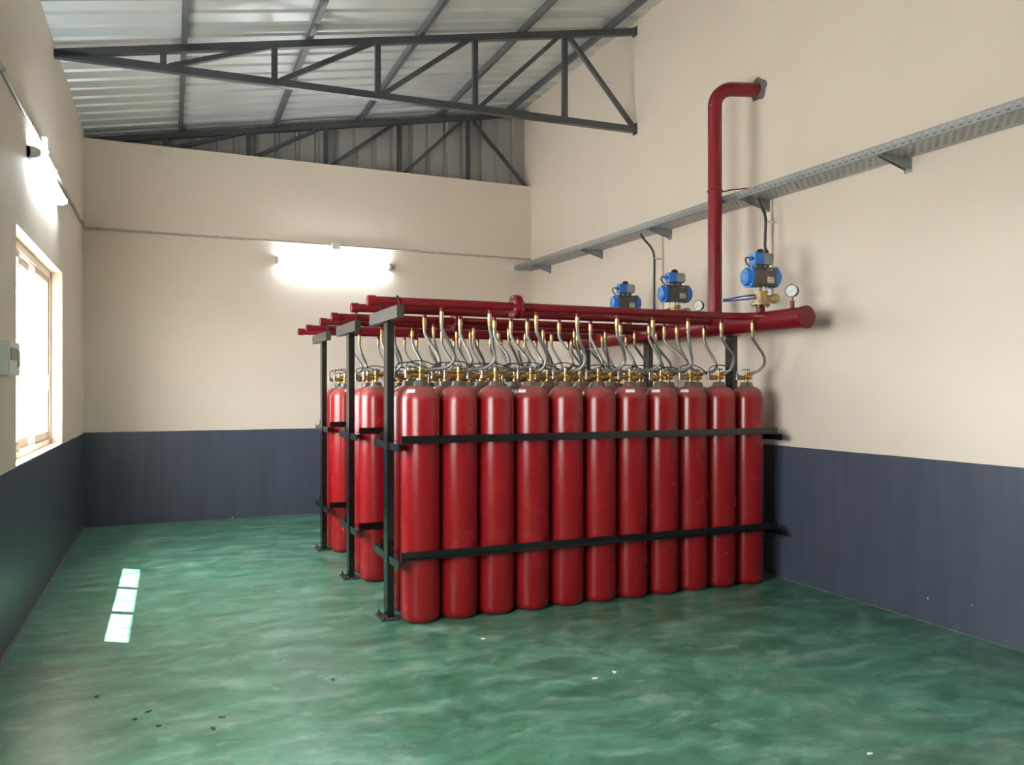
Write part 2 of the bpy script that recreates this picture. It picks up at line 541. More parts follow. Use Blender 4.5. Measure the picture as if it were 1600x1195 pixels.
# windows
for wi, (a, c) in enumerate(WIN):
    wn = struct(obj('window_%d' % (wi + 1), None, None, (XL, a, WZ0)), 'three-panel sliding window in beige aluminium frame')
    W, H = c - a, WZ1 - WZ0
    x0, x1 = -.19, -.09
    f = MB()
    f.box(x0, x1, 0, W, 0, .045).box(x0, x1, 0, W, H - .06, H).box(x0, x1, 0, .04, 0, H).box(x0, x1, W - .04, W, 0, H)
    f.build('window_frame', 'alu', wn, False)
    MB().box(x1 + .002, x1 + .006, .3, W * .62, H - .085, H - .078).build('track_rail', 'blackrub', wn, False)
    pw = (W - .08) / 3
    for k in range(3):
        y0 = .04 + k * pw - (.02 if k else 0)
        y1 = .04 + (k + 1) * pw + (.02 if k < 2 else 0)
        xs = (-.175, -.145) if k == 1 else (-.135, -.105)
        s = MB()
        t = .042
        s.box(xs[0], xs[1], y0, y1, .045, .045 + .07).box(xs[0], xs[1], y0, y1, H - .06 - .05, H - .06)
        s.box(xs[0], xs[1], y0, y0 + t, .115, H - .11).box(xs[0], xs[1], y1 - t, y1, .115, H - .11)
        so = s.build('sash', 'alu', wn, False)
        xm = (xs[0] + xs[1]) / 2
        MB().box(xm - .002, xm + .002, y0 + t, y1 - t, .115, H - .11).build('pane', 'glass', so, False)
        MB().box(xs[1], xs[1] + .012, y1 - t * .7, y1 - t * .3, .5, .62).build('latch', 'alu', so, False)
    MB().box(-TH - .45, -TH, -.5, W + .5, 1.665, 1.74).build('sun_shade', 'concrete', wn, False)

# ground outside
MB_g = MB().box(-40, XL - TH, -40, 40, -.3, -.15).box(XL - TH, XR + TH, -40, YF - TH, -.3, -.15)
struct(MB_g.build('ground', 'ground', smooth=False))

# ------------------------------------------------------------------ roof
ceil = struct(obj('ceiling', None, None, (0, 0, 0)), 'corrugated metal roof sheets on sloping dark steel trusses')


def rib_profile(width, pitch, h):
    """open polyline across a trapezoidal sheet: (offset, rise)"""
    out, n = [], int(round(width / pitch))
    for k in range(n):
        o = k * pitch
        out += [(o, 0), (o + pitch * .72, 0), (o + pitch * .79, h), (o + pitch * .93, h)]
    out.append((width, 0))
    return out


pr = rib_profile(1.0, .25, .032)
mb = MB()
xa, xb = XL - .55, XR + .06
for (o, h) in pr:
    for x in (xa, xb):
        mb.v.append((x, o, zroof(x) + h))
        mb.v.append((x, o, zroof(x) + h + .003))
for i in range(len(pr) - 1):
    a = i * 4
    mb.f += [(a, a + 2, a + 6, a + 4), (a + 1, a + 5, a + 7, a + 3), (a, a + 4, a + 5, a + 1), (a + 2, a + 3, a + 7, a + 6)]
sheet_me = mb.mesh('roof_sheet', 'sheet', False)
for k in range(14):
    obj('roof_sheet', sheet_me, ceil, (0, YF - .35 + k * .995, .0006 * (k % 2)))

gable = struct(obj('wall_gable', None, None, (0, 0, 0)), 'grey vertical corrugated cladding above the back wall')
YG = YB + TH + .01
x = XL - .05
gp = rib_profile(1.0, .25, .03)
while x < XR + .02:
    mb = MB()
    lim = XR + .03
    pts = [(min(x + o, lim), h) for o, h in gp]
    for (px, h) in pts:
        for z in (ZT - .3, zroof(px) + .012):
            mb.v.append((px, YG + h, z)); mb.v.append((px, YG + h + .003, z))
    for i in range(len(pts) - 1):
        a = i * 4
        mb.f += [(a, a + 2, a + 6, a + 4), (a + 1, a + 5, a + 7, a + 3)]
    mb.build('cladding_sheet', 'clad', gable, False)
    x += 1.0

# purlins
def xat(u, Y):
    t = (u - 800) / 1249.58
    s, c = math.sin(.4041), math.cos(.4041)
    return Y * (s + t * c) / (c - t * s)


PUR = [.5 * (xat(289, 7.75) + xat(281, 10.4)), .5 * (xat(488, 7.7) + xat(428, 10.4)), .5 * (xat(660, 7.65) + xat(562, 10.4)),
       .5 * (xat(818, 7.6) + xat(690, 10.4)), .5 * (xat(957, 7.58) + xat(792, 10.4))]
for i, px in enumerate(PUR):
    z = zroof(px)
    p = MB()
    # lipped C section
    pr2 = [(-.025, -.072), (.025, -.072), (.025, -.052), (.021, -.052), (.021, -.068), (-.021, -.068), (-.021, -.004), (.021, -.004), (.021, -.02), (.025, -.02), (.025, 0), (-.025, 0)]
    sl = (5.62 - 4.53) / (XR - XL)
    p.prism([(px + a, z + bb + a * sl) for a, bb in pr2], 'y', YF, YB + TH - .01)
    tag(p.build('roof_purlin', 'purlin', None, False), 'grey steel roof purlin, %s from the left wall' % ORD[i + 1], 'purlin', 'purlins under the roof sheets')


# trusses
def truss(yl, yr, us, ref_y, label):
    t = thing('roof_truss', label, 'truss', (XL, yl, ZT), 0, 'steel roof trusses')
    base = Vector((XL, yl, ZT))
    yy = lambda x: yl + (yr - yl) * (x - XL) / (XR - XL)
    def P(x, z):
        return Vector((x, yy(x), z)) - base
    zb = 4.432
    zt = lambda x: zroof(x) - .072 - .032
    cw, ch = .06, .066
    MB().beam(P(XL - .05, zt(XL) + .0), P(XR + .03, zt(XR)), cw, ch).build('top_chord', 'truss', t, False)
    MB().beam(P(XL - .05, zb), P(XR + .03, zb), cw, ch).build('bottom_chord', 'truss', t, False)
    xs = [xat(u, ref_y) for u in us]
    for k, x in enumerate(xs):
        MB().beam(P(x, zb + .025), P(x, zt(x) - .02), .052, .052, (1, 0, 0)).build('vertical', 'truss', t, False)
        nx = xs[k + 1] if k + 1 < len(xs) else None
        if nx:
            MB().beam(P(x + .05, zb + .025), P(nx - .05, zt(nx) - .02), .042, .044).build('diagonal', 'truss', t, False)
    x = xs[-1]
    MB().beam(P(x + .05, zt(x) - .02), P(XR - .02, zb + .02), .042, .044).build('diagonal', 'truss', t, False)
    if yl < YB - 1:
        for x, z0, z1 in ((XR - .004, 4.38, 4.50), (XR - .004, 5.46, 5.56)):
            q = P(x, 0)
            MB().box(q.x - .006, q.x + .006, q.y - .04, q.y + .04, z0 - ZT, z1 - ZT).build('end_plate', 'truss', t, False)


truss(7.80, 7.56, [255, 430, 591, 741, 878], 7.66, 'dark steel roof truss crossing open room above the cylinder racks')
truss(YB + .11, YB + .11, [258, 388, 509, 624, 731], YB + .11, 'dark steel roof truss sitting on the back wall before grey cladding')

# ------------------------------------------------------------------ cylinder racks
CR = .1335
CX0, CS = 1.5765, .278
ROW0, DROW, PITCH = 5.2865, .2935, 1.28
RACK = ['rack farthest from back wall', 'middle rack', 'rack nearest back wall']
ROWN = ['open-side row', 'back-wall-side row']
PZ = 2.157          # manifold axis height
HX, HZ = 4.36, 2.116  # header axis


def channel(mb, x0, y0, x1, y1, z0, z1, t=.006):
    """upright channel: web on -x side, flanges running to +x"""
    mb.box(x0, x0 + t, y0, y1, z0, z1).box(x0 + t, x1, y0, y0 + t, z0, z1).box(x0 + t, x1, y1 - t, y1, z0, z1)


def make_rack(k):
    dy = k * PITCH
    t = thing('cylinder_rack', 'black steel cylinder rack, the %s' % RACK[k], 'rack', (1.39, 5.42 + dy, 0), 0, 'black cylinder racks')
    ox, oy = 1.39, 5.42

    def bx(name, m, x0, x1, y0, y1, z0, z1):
        return MB().box(x0 - ox, x1 - ox, y0 - oy, y1 - oy, z0, z1).build(name, m, t, False)
    # posts
    for (px, py, top) in ((1.368, 5.37, 2.046), (4.345, 5.445, 2.028)):
        p = MB(); channel(p, px - ox, py - oy, px + .048 - ox, py + .1 - oy, .012, top)
        po = p.build('post', 'black', t, False)
        q = MB().box(px - .05 - ox, px + .075 - ox, py - .04 - oy, py + .14 - oy, 0, .012) if px < 2 else MB().box(px - .02 - ox, px + .075 - ox, py - .02 - oy, py + .14 - oy, 0, .012)
        bp = q.build('base_plate', 'greyrack', po, False)
        for ax, ay in ((-.03, -.02), (-.03, .12)):
            if px < 2:
                MB().lathe([(.014, .012), (.014, .024), (.007, .024), (.007, .045)], (px + ax - ox, py + ay - oy, 0), 6).build('anchor_bolt', 'greyrack', t)
    # top saddle
    s = MB()
    channel(s, 1.352 - ox, 5.06 - oy, 1.40 - ox, 5.84 - oy, 2.05, 2.12)
    s.box(1.352 - ox, 1.40 - ox, 5.06 - oy, 5.84 - oy, 2.12, 2.126).box(1.352 - ox, 1.40 - ox, 5.06 - oy, 5.84 - oy, 2.044, 2.05)
    s.build('saddle', 'greyrack', t, False)
    s = MB().box(4.30 - ox, 4.42 - ox, 5.43 - oy, 5.56 - oy, 2.024, 2.031)
    s.build('cap_plate', 'black', t, False)
    # u bolts
    for py in (5.17, 5.68):
        u = MB()
        pts = [(1.385 - ox, py - .038 - oy, 2.11)] + [(1.385 - ox, py - oy - .038 * math.cos(a), PZ + .038 * math.sin(a)) for a in [math.pi * i / 10 for i in range(11)]] + [(1.385 - ox, py + .038 - oy, 2.11)]
        u.tube(pts, .005, 6).build('u_bolt', 'blackrub', t)
    # rails and their cross bars at two heights
    for zr in (1.216, .444):
        for ya, yb_, yo in ((5.146, 5.152, 5.112), (5.7145, 5.7205, 5.754)):
            r = MB()
            r.box(1.405 - ox, 4.555 - ox, ya - oy, yb_ - oy, zr, zr + .05)
            r.box(1.405 - ox, 4.555 - ox, min(yo, ya) - oy, max(yo, yb_) - oy, zr, zr + .005)
            r.build('rail', 'black', t, False)
        for y0, y1 in ((5.10, 5.37), (5.47, 5.80)):
            c = MB()
            c.box(1.375 - ox, 1.381 - ox, y0 - oy, y1 - oy, zr - .052, zr - .001)
            c.box(1.381 - ox, 1.425 - ox, y0 - oy, y1 - oy, zr - .007, zr - .001)
            c.build('cross_bar', 'black', t, False)
        c = MB()
        c.box(4.515 - ox, 4.565 - ox, 5.10 - oy, 5.80 - oy, zr - .007, zr - .001)
        c.box(4.559 - ox, 4.565 - ox, 5.10 - oy, 5.80 - oy, zr - .052, zr - .007)
        c.build('cross_bar', 'black', t, False)
        MB().box(4.36 - ox, 4.40 - ox, 5.545 - oy, 5.7145 - oy, zr + .01, zr + .04).build('tie_bar', 'black', t, False)


for k in range(3):
    make_rack(k)

# cylinder prototype meshes
prof = [(.085, 0), (.112, .006), (.127, .022), (CR, .05), (CR, .8), (CR, 1.495)]
for i in range(1, 9):
    a = i / 8 * math.pi / 2 * .80
    prof.append((.046 + (CR - .046) * math.cos(a), 1.495 + .106 * math.sin(a)))
prof.append((.05, 1.603))
me_body = MB().lathe(prof, seg=40).mesh('cylinder_body', 'cyl')
me_collar = MB().lathe([(.056, 1.592), (.056, 1.600), (.052, 1.606), (.047, 1.626), (.044, 1.634), (.030, 1.637), (.018, 1.639)], seg=28).mesh('neck_collar', 'collar')
v = MB().lathe([(.016, 1.636), (.016, 1.652), (.021, 1.656), (.021, 1.688), (.014, 1.694), (.012, 1.716)], seg=12)
v.lathe([(.017, 0), (.017, .045), (.021, .046), (.021, .066), (.013, .067), (.013, .084)], (-.012, 0, 1.672), 10, (-1, 0, 0))
v.lathe([(.013, 0), (.013, .022), (.017, .023), (.017, .04)], (.012, 0, 1.697), 8, (1, 0, .12))
v.lathe([(.009, 0), (.009, .03), (.013, .031), (.013, .043)], (0, -.014, 1.668), 6, (0, -1, 0))
me_valve = v.mesh('valve', 'brass')
hwm = MB().torus((0, 0, 1.738), (0, 0, 1), .029, .0055, 20, 6).lathe([(.011, 1.714), (.012, 1.742), (.008, 1.75)], seg=10)
for a in (0, 120, 240):
    ca, sa = math.cos(R(a)), math.sin(R(a))
    hwm.cyl((0, 0, 1.736), (.029 * ca, .029 * sa, 1.738), .004, 6)
me_wheel = hwm.mesh('handwheel', 'steel')
st = MB().lathe([(.012, 0), (.012, .028), (.016, .029), (.016, .05), (.006, .052), (.006, .07)], (-.1, 0, 1.655), 10)
st.cyl((-.1, 0, 1.672), (-.08, 0, 1.672), .009, 8)
me_pilot = st.mesh('pilot_head', 'collar')
me_loops = []
for k in range(5):
    h = .02 + .022 * rng.random(); q = (rng.random() - .5) * .09
    pts = smooth_path([(-.1, 0, 1.722), (-.085, q * .5, 1.735 + h * .7), (.0, q, 1.738 + h), (.09, q * .9, 1.722 + h * .7), (.15, q * .4, 1.705), (.17, 0, 1.675)], 5)
    me_loops.append(MB().tube(pts, .0042, 6).mesh('pilot_hose', 'blackrub'))


def sticker_mesh(ang, half=.2):
    """paper label hugging the shoulder, centred on azimuth ang"""
    mb = MB(); rows, colsn = 4, 8
    def rr(z):
        s = min(1, max(0, (z - 1.495) / .106)); a = math.asin(s)
        return .046 + (CR - .046) * math.cos(a) + .0015
    for i in range(rows + 1):
        z = 1.553 + .022 * i / rows
        for j in range(colsn + 1):
            a = ang + half * (2 * j / colsn - 1)
            mb.v.append((rr(z) * math.cos(a), rr(z) * math.sin(a), z + .001))
    for i in range(rows):
        for j in range(colsn):
            q = i * (colsn + 1) + j
            mb.f.append((q, q + 1, q + colsn + 2, q + colsn + 1))
    return mb.mesh('sticker', 'paper')


STICK = {(0, 0, 0): -.62, (0, 0, 3): -.6, (0, 0, 6): 0.02, (0, 0, 7): -.36, (0, 0, 8): -.42, (0, 1, 3): 0.1, (2, 0, 0): .3, (1, 0, 5): -.2}


def hose(k, row, i, x_out, y_out, xv, yv, seedv):
    rg = random.Random(seedv)
    n = 11 - i
    t = thing('braided_hose', 'braided steel hose to cylinder %s from right wall, %s, %s' % (ORD[n], ROWN[row], RACK[k]), 'hose',
              (x_out, y_out, 0), 0, 'braided hoses between manifolds and cylinders')
    z0 = PZ - .052
    f = MB().lathe([(.0155, z0), (.0155, z0 - .03), (.0185, z0 - .031), (.0185, z0 - .040), (.0155, z0 - .041), (.014, z0 - .075), (.0125, z0 - .077), (.0125, z0 - .085)][::-1], seg=12)
    f.build('fitting', 'palebrass', t)
    ze = 1.705
    dx, dyv = xv - x_out, yv - y_out
    bow = .085 + .035 * rg.random() + max(0, -.10 - dx) * -.35
    bow = max(bow, dx + .10)
    ex = dx + .055
    j = lambda s: (rg.random() - .5) * s
    pts = [(0, 0, z0 - .08), (.004, 0, z0 - .12), (bow * .38 + j(.01), dyv * .12, z0 - .185), (bow * .86, dyv * .35 + j(.02), z0 - .262),
           (bow, dyv * .55 + j(.02), z0 - .325 + j(.01)), (bow * .72 + ex * .28, dyv * .78, z0 - .375), ((bow * .3 + ex * .7), dyv * .93, ze + .014), (ex, dyv, ze + .004), (ex - .015, dyv, ze)]
    MB().tube(smooth_path(pts, 5), .0122, 10).build('hose', 'hose', t)
    c = MB().lathe([(.0135, 0), (.0135, .035), (.016, .036), (.016, .05)], (ex + .028, dyv, ze + .007), 10, (-1, 0, -.12))
    c.build('crimp', 'palebrass', t)


OUT_F = {0: 1.692, 1: 2.042, 3: 2.399, 4: 2.728, 5: 3.061, 6: 3.375, 7: 3.696, 9: 4.010, 10: 4.252}
FRONT_PATH = [(1.2, 0), (3.95, 0), (4.08, -.008), (4.19, -.04), (4.27, -.095), (4.32, -.17), (4.34, -.24)]


def front_dy(k, x):
    if k:
        return 0
    for (xa_, ya_), (xb_, yb_) in zip(FRONT_PATH, FRONT_PATH[1:]):
        if xa_ <= x <= xb_:
            return ya_ + (yb_ - ya_) * (x - xa_) / (xb_ - xa_)
    return 0


outs = {}
for k in range(3):
    for row in range(2):
        n = 11 if row == 0 else 10
        for i in range(n):
            x = CX0 + i * CS + (rng.random() - .5) * .006
            y = ROW0 + row * DROW + k * PITCH
            st = (k, row, i) in STICK
            g = 'red gas cylinders in the racks'
            t = thing('gas_cylinder', 'red gas cylinder, %s from right wall, %s of %s' % (ORD[11 - i], ROWN[row], RACK[k]), 'gas cylinder',
                      (x, y, 0), 0, g)
            bo = obj('body', me_body, t)
            bo.rotation_euler = (0, 0, rng.random() * 6.28)
            obj('neck_collar', me_collar, t)
            vv = obj('valve', me_valve, t)
            obj('handwheel', me_wheel, vv)
            obj('pilot_head', me_pilot, vv)
            if i < n - 1:
                tag(obj('pilot_hose', me_loops[rng.randrange(5)], None, (x, y, 0)), 'black pilot hose from cylinder %s from right wall, %s, %s' % (ORD[11 - i], ROWN[row], RACK[k]),
                    'hose', 'thin pilot hoses between cylinder valves')
            if st:
                view = math.atan2(-y, -x)
                so = obj('sticker', sticker_mesh(view + STICK[(k, row, i)], .3), bo)
                so.rotation_euler = (0, 0, -bo.rotation_euler.z)
                so['label'] = 'small white paper sticker on the shoulder'
            # its hose
            if row == 0 and i in OUT_F:
                xo, yo, pipe = OUT_F[i], 5.17 + k * PITCH + front_dy(k, OUT_F[i]), 0
            elif row == 0:
                xo, yo, pipe = x + .29 if i == 2 else x + .02, 5.68 + k * PITCH, 1
            else:
                xo, yo, pipe = x + .15, 5.68 + k * PITCH, 1
            outs.setdefault((k, pipe), []).append((xo, yo))
            hose(k, row, i, xo, yo, x, y, k * 100 + row * 20 + i)

# ------------------------------------------------------------------ manifolds
def flange(parent, c, ax, r, mat_='pipe', th=.022, nb=8):
    ax = Vector(ax)
    c = Vector(c)
    for s in (-1, 1):
        f = MB().lathe([(r, 0), (r, th)], c + ax * (.003 if s > 0 else -.003 - th), 28, ax).build('flange', mat_, parent)
    u = Vector((0, 0, 1)); v = ax.cross(u)
    for k in range(nb):
        a = 2 * math.pi * (k + .5) / nb
        p = c + (u * math.cos(a) + v * math.sin(a)) * r * .78
        bt = MB().cyl(p - ax * (.04), p + ax * .04, .006, 6)
        for s in (-1, 1):
            bt.cyl(p + ax * s * .026, p + ax * s * .037, .0115, 6)
        bt.build('flange_bolt', 'steel', parent)


for k in range(3):
    for pipe in range(2):
        Y = (5.17 if pipe == 0 else 5.68) + k * PITCH
        t = thing('manifold_pipe', 'maroon manifold pipe on the %s side of the %s' % (('open', 'back-wall')[pipe], RACK[k]), 'pipe', (1.2, Y, PZ), 0, 'maroon manifold pipes over the racks')
        if pipe == 0 and k == 0:
            pts = [Vector((a - 1.2, b_, 0)) for a, b_ in FRONT_PATH]
            pts = [pts[0]] + smooth_path(pts[1:], 4)
        else:
            pts = [Vector((0, 0, 0)), Vector((HX - .02 - 1.2, 0, 0))]
        MB().tube(pts, .030, 20).build('pipe', 'pipe', t)
        MB().lathe([(.03, -.018), (.035, -.014), (.0355, .03), (.0355, .036), (.031, .04)], (0, 0, 0), 24, (1, 0, 0)).build('end_cap', 'pipe', t)
        for (xo, yo) in outs[(k, pipe)]:
            MB().lathe([(.0135, 0), (.0135, .028), (.0155, .029), (.0155, .038)], (xo - 1.2, yo - Y, -.02), 12, (0, 0, -1)).build('outlet_stub', 'pipe', t)
        if pipe == 0:
            flange(t, (2.24 - 1.2, 0, 0), (1, 0, 0), .083)

t = thing('header_pipe', 'thick maroon header pipe with blank end along the right wall', 'pipe', (HX, 4.62, HZ))
MB().cyl((0, .02, 0), (0, 3.62, 0), .080, 36).build('pipe', 'pipe', t)
MB().lathe([(.080, 0), (.0855, .004), (.0855, .03), (.080, .036)], (0, -.012, 0), 36, (0, 1, 0)).build('end_cap', 'pipe', t)
MB().lathe([(.080, 0), (.0855, .004), (.0855, .03), (.080, .036)], (0, 3.60, 0), 36, (0, 1, 0)).build('end_cap', 'pipe', t)
for k in range(3):
    p_ = [(4.36, 4.93)] if k == 0 else []
    for yy_ in (5.17 + k * PITCH, 5.68 + k * PITCH):
        if k == 0 and yy_ < 5.3:
            continue
        MB().lathe([(.037, 0), (.034, .012)], (-.076, yy_ - 4.62, PZ - HZ), 20, (-1, 0, 0)).build('weld_collar', 'pipe', t)

# riser with elbow into the wall
RY = 5.705
t = thing('riser_pipe', 'tall maroon riser pipe bending through the cream right wall', 'pipe', (HX, RY, HZ))
zt_ = 4.19 - HZ
rb = .15
wall_p = Vector((XR + .06 - HX, 5.56 - RY, zt_))
dirx = Vector((wall_p.x, wall_p.y, 0)).normalized()
pts = [Vector((0, 0, .06)), Vector((0, 0, zt_ - rb))]
for i in range(1, 11):
    a = math.pi / 2 * i / 10
    pts.append(Vector((0, 0, zt_ - rb)) + dirx * rb * (1 - math.cos(a)) + Vector((0, 0, rb * math.sin(a))))
pts.append(wall_p)
MB().tube(pts, .060, 32).build('pipe', 'pipe', t)
MB().torus((0, 0, zt_ - rb), (0, 0, 1), .0595, .003, 32, 6).build('weld_seam', 'pipe', t)
MB().lathe([(.066, 0), (.061, .015)], (0, 0, .075), 32).build('weld_collar', 'pipe', t)
cl = MB().torus((0, 0, 3.30 - HZ), (0, 0, 1), .064, .0055, 28, 6)
cl.tube(smooth_path([(.064, 0, 3.30 - HZ), (.10, -.02, 3.305 - HZ), (.14, -.05, 3.315 - HZ), (XR - HX - .01, -.16, 3.33 - HZ)], 4), .0055, 6)
cl.build('clamp_rod', 'pipe', t)

# ------------------------------------------------------------------ actuated valves on the header
def rounded(hy, hz, r, n=4):
    out = []
    for cx, cz, a0 in ((hy - r, hz - r, 0), (-hy + r, hz - r, 90), (-hy + r, -hz + r, 180), (hy - r, -hz + r, 270)):
        for i in range(n + 1):
            a = R(a0 + 90 * i / n)
            out.append((cx + r * math.cos(a), cz + r * math.sin(a)))
    return out


def actuated_valve(Y, label):
    t = thing('actuated_valve', label, 'valve', (HX, Y, HZ + .075), R(-9), 'motorised valves along the header')
    MB().cyl((0, 0, -.01), (0, 0, .062), .036, 20).build('stub', 'pipe', t)
    fl = MB().lathe([(.072, .060), (.074, .064), (.074, .076), (.066, .080)], seg=28).build('flange', 'bronze', t)
    for k in range(8):
        a = 2 * math.pi * k / 8
        MB().lathe([(.0095, .046), (.0095, .058), (.005, .058), (.005, .084), (.009, .084), (.009, .093)], (.063 * math.cos(a), .063 * math.sin(a), 0), 6).build('flange_bolt', 'steel', fl)
    vb = MB().lathe([(.058, .076), (.062, .084), (.060, .10), (.050, .125), (.050, .148), (.057, .152), (.057, .170), (.05, .175)], seg=28)
    vb.lathe([(.03, 0), (.028, .055), (.034, .06), (.034, .075)], (.035, 0, .115), 18, (1, -.1, 0))
    vb.lathe([(.036, -.024), (.038, -.02), (.038, .02), (.034, .026)], (.12, -.012, .115), 22, (.35, -1, 0))
    vbo = vb.build('valve_body', 'bronze', t)
    MB().cyl((.11, -.05, .115), (.107, -.034, .115), .008, 8).build('plug', 'steel', vbo)
    for a in (35, 90, 145, 215, 270, 325):
        MB().lathe([(.0095, .17), (.0095, .186), (.006, .186), (.006, .205)], (.046 * math.cos(R(a)), .046 * math.sin(R(a)), 0), 6).build('mounting_bolt', 'white', t)
    MB().cyl((0, 0, .17), (0, 0, .205), .022, 14).build('stem', 'steel', t)
    zc = .283
    prf = rounded(.074, .079, .042, 5)
    body = MB().prism([(a, b_ + zc) for a, b_ in prf], 'x', -.092, .10).build('actuator_body', 'dgrey', t)
    for yy_ in (-.014, .014):
        MB().cyl((.035 + yy_, -.079, zc + .052), (.035 + yy_, -.070, zc + .052), .0065, 8).build('air_port', 'steel', body)
    lp = MB().box(.018, .074, -.0765, -.0735, zc - .048, zc - .004).build('rating_plate', 'paper', body, False)
    for j in range(3):
        for (a, b_) in ((.023, .040), (.045, .069)):
            MB().box(a, b_, -.0772, -.0763, zc - .043 + j * .013, zc - .037 + j * .013).build('print_line', 'ink', lp, False)
    for s in (-1, 1):
        x0 = -.092 if s < 0 else .10
        e = MB().prism([(a * 1.04, b_ * 1.04 + zc) for a, b_ in prf], 'x', min(x0, x0 + s * .022), max(x0, x0 + s * .022))
        e.lathe([(.073, 0), (.071, .022), (.062, .034), (.034, .038), (.032, .041), (.01, .042)], (x0 + s * .02, 0, zc), 28, (s, 0, 0))
        eo = e.build('end_cap', 'blue', t)
        for (a, b_) in ((.058, .062), (-.058, .062), (.058, -.062), (-.058, -.062)):
            MB().cyl((x0 + s * .02, a, zc + b_), (x0 + s * .028, a, zc + b_), .007, 6).build('screw', 'steel', eo)
        if s < 0:
            em = MB().torus((x0 - .062, 0, zc), (1, 0, 0), .019, .003, 20, 6)
            em.build('emblem_ring', 'lgrey', eo)
    # switch box
    z0, z1 = .384, .478
    for px in (-.05, .0, .05):
        MB().box(px - .008, px + .008, -.03, .03, .36, z0 + .004).build('box_foot', 'dgrey', t, False)
    pr3 = rounded(.05, (z1 - z0) / 2, .016, 3)
    zc2 = (z0 + z1) / 2
    sb = MB().prism([(a, b_ + zc2) for a, b_ in pr3], 'x', -.075, .004).build('switch_box', 'blue', t)
    MB().prism([(a * .97, b_ * .97 + zc2) for a, b_ in pr3], 'x', .004, .082).build('switch_cover', 'lgrey', t)
    MB().prism([(a * .8, b_ * .8 + zc2) for a, b_ in pr3], 'x', .082, .090).build('cover_rim', 'dgrey', t)
    MB().lathe([(.014, 0), (.014, .018), (.018, .019), (.018, .03), (.01, .036)], (-.074, -.015, zc2), 10, (-1, 0, 0)).build('cable_gland', 'blue', sb)
    MB().lathe([(.034, z1 - .004), (.034, z1 + .010), (.029, z1 + .024), (.017, z1 + .033), (.004, z1 + .036)], (.0, 0, 0), 20).build('indicator_dome', 'blackrub', t)
    MB().tube(smooth_path([(-.105, -.015, zc2), (-.135, -.018, zc2 + .006), (-.150, -.025, zc2 - .018), (-.138, -.035, zc2 - .05), (-.115, -.04, zc + .078)], 5), .0055, 8).build('cable', 'blackrub', t)
    return t


VY = [5.12, 6.31, 7.195]
LB = ['blue-capped motorised valve nearest the header blank end, beside a gauge', 'blue-capped motorised valve standing between the other two valves on the header',
      'blue-capped motorised valve on the header nearest the back wall']
for y, l in zip(VY, LB):
    actuated_valve(y, l)

# blue air tubes
tag(MB().tube(smooth_path([(HX - .055, 5.12, 2.33), (HX - .12, 5.20, 2.325), (HX - .17, 5.29, 2.312), (HX - .19, 5.345, 2.312)], 5), .0062, 8).build('air_tube', 'bluetube'),
    'upper blue air tube leaving the brass valve near the blank end', 'tube', 'blue air tubes')
tag(MB().tube(smooth_path([(HX - .055, 5.10, 2.305), (HX - .11, 5.18, 2.300), (HX - .165, 5.28, 2.298), (HX - .192, 5.347, 2.298)], 5), .0062, 8).build('air_tube', 'bluetube'),
    'lower blue air tube leaving the brass valve near the blank end', 'tube', 'blue air tubes')
tag(MB().tube(smooth_path([(HX - .055, 6.31, 2.33), (HX - .10, 6.44, 2.315), (4.40, 6.72, 2.29), (4.62, 6.93, 2.26)], 5), .006, 8).build('air_tube', 'blackrub'),
    'thin black air tube running from the middle valve to the wall', 'tube')


# gauges
def gauge(Y, label):
    t = thing('pressure_gauge', label, 'gauge', (HX, Y, HZ + .075), 0, 'pressure gauges on the header')
    MB().lathe([(.018, -.01), (.016, .05), (.019, .05), (.019, .058), (.010, .06)], seg=14).build('stub', 'pipe', t)
    MB().lathe([(.010, .058), (.010, .07), (.013, .071), (.013, .08), (.008, .082), (.008, .10)], seg=6).build('stem', 'palebrass', t)
    n = Vector((-.88, -.47, 0)).normalized()
    c = Vector((0, 0, .135))
    cs = MB().lathe([(.040, -.022), (.046, -.018), (.047, .012), (.049, .013), (.049, .020), (.044, .021), (.044, .017)], c, 32, n).build('case', 'blackrub', t)
    dl = MB().lathe([(.0435, .0165), (.0435, .0185)], c, 32, n).build('dial', 'white', t)
    u = Vector((0, 0, 1)); sd = n.cross(u)
    tk = MB()
    for i in range(13):
        a = R(225 - 270 * i / 12)
        d = sd * -math.cos(a) + u * math.sin(a)
        p = c + n * .0190
        tk.beam(p + d * .031, p + d * .040, .0016, .0008, n)
    tk.build('scale_marks', 'ink', dl, False)
    d = (sd * .75 + u * -.65).normalized()
    MB().beam(c + n * .020 - d * -.03, c + n * .020 - d * .012, .0026, .001, n).build('needle', 'ink', dl, False)


gauge(4.764, 'round white-dial pressure gauge near the blank end of the header')
gauge(5.935, 'round white-dial pressure gauge between riser pipe and middle valve')

# ------------------------------------------------------------------ cable tray along the right wall
TX0, TX1 = 4.43, 4.70
ty0, ty1 = YF + .1, YB - .03
tz = lambda y: 3.165 + (y - 3.0) * .011
t = thing('cable_tray', 'perforated galvanised cable tray on brackets along the right wall', 'cable tray', (TX1, 5, 3.187))
org = Vector((TX1, 5, 3.187))


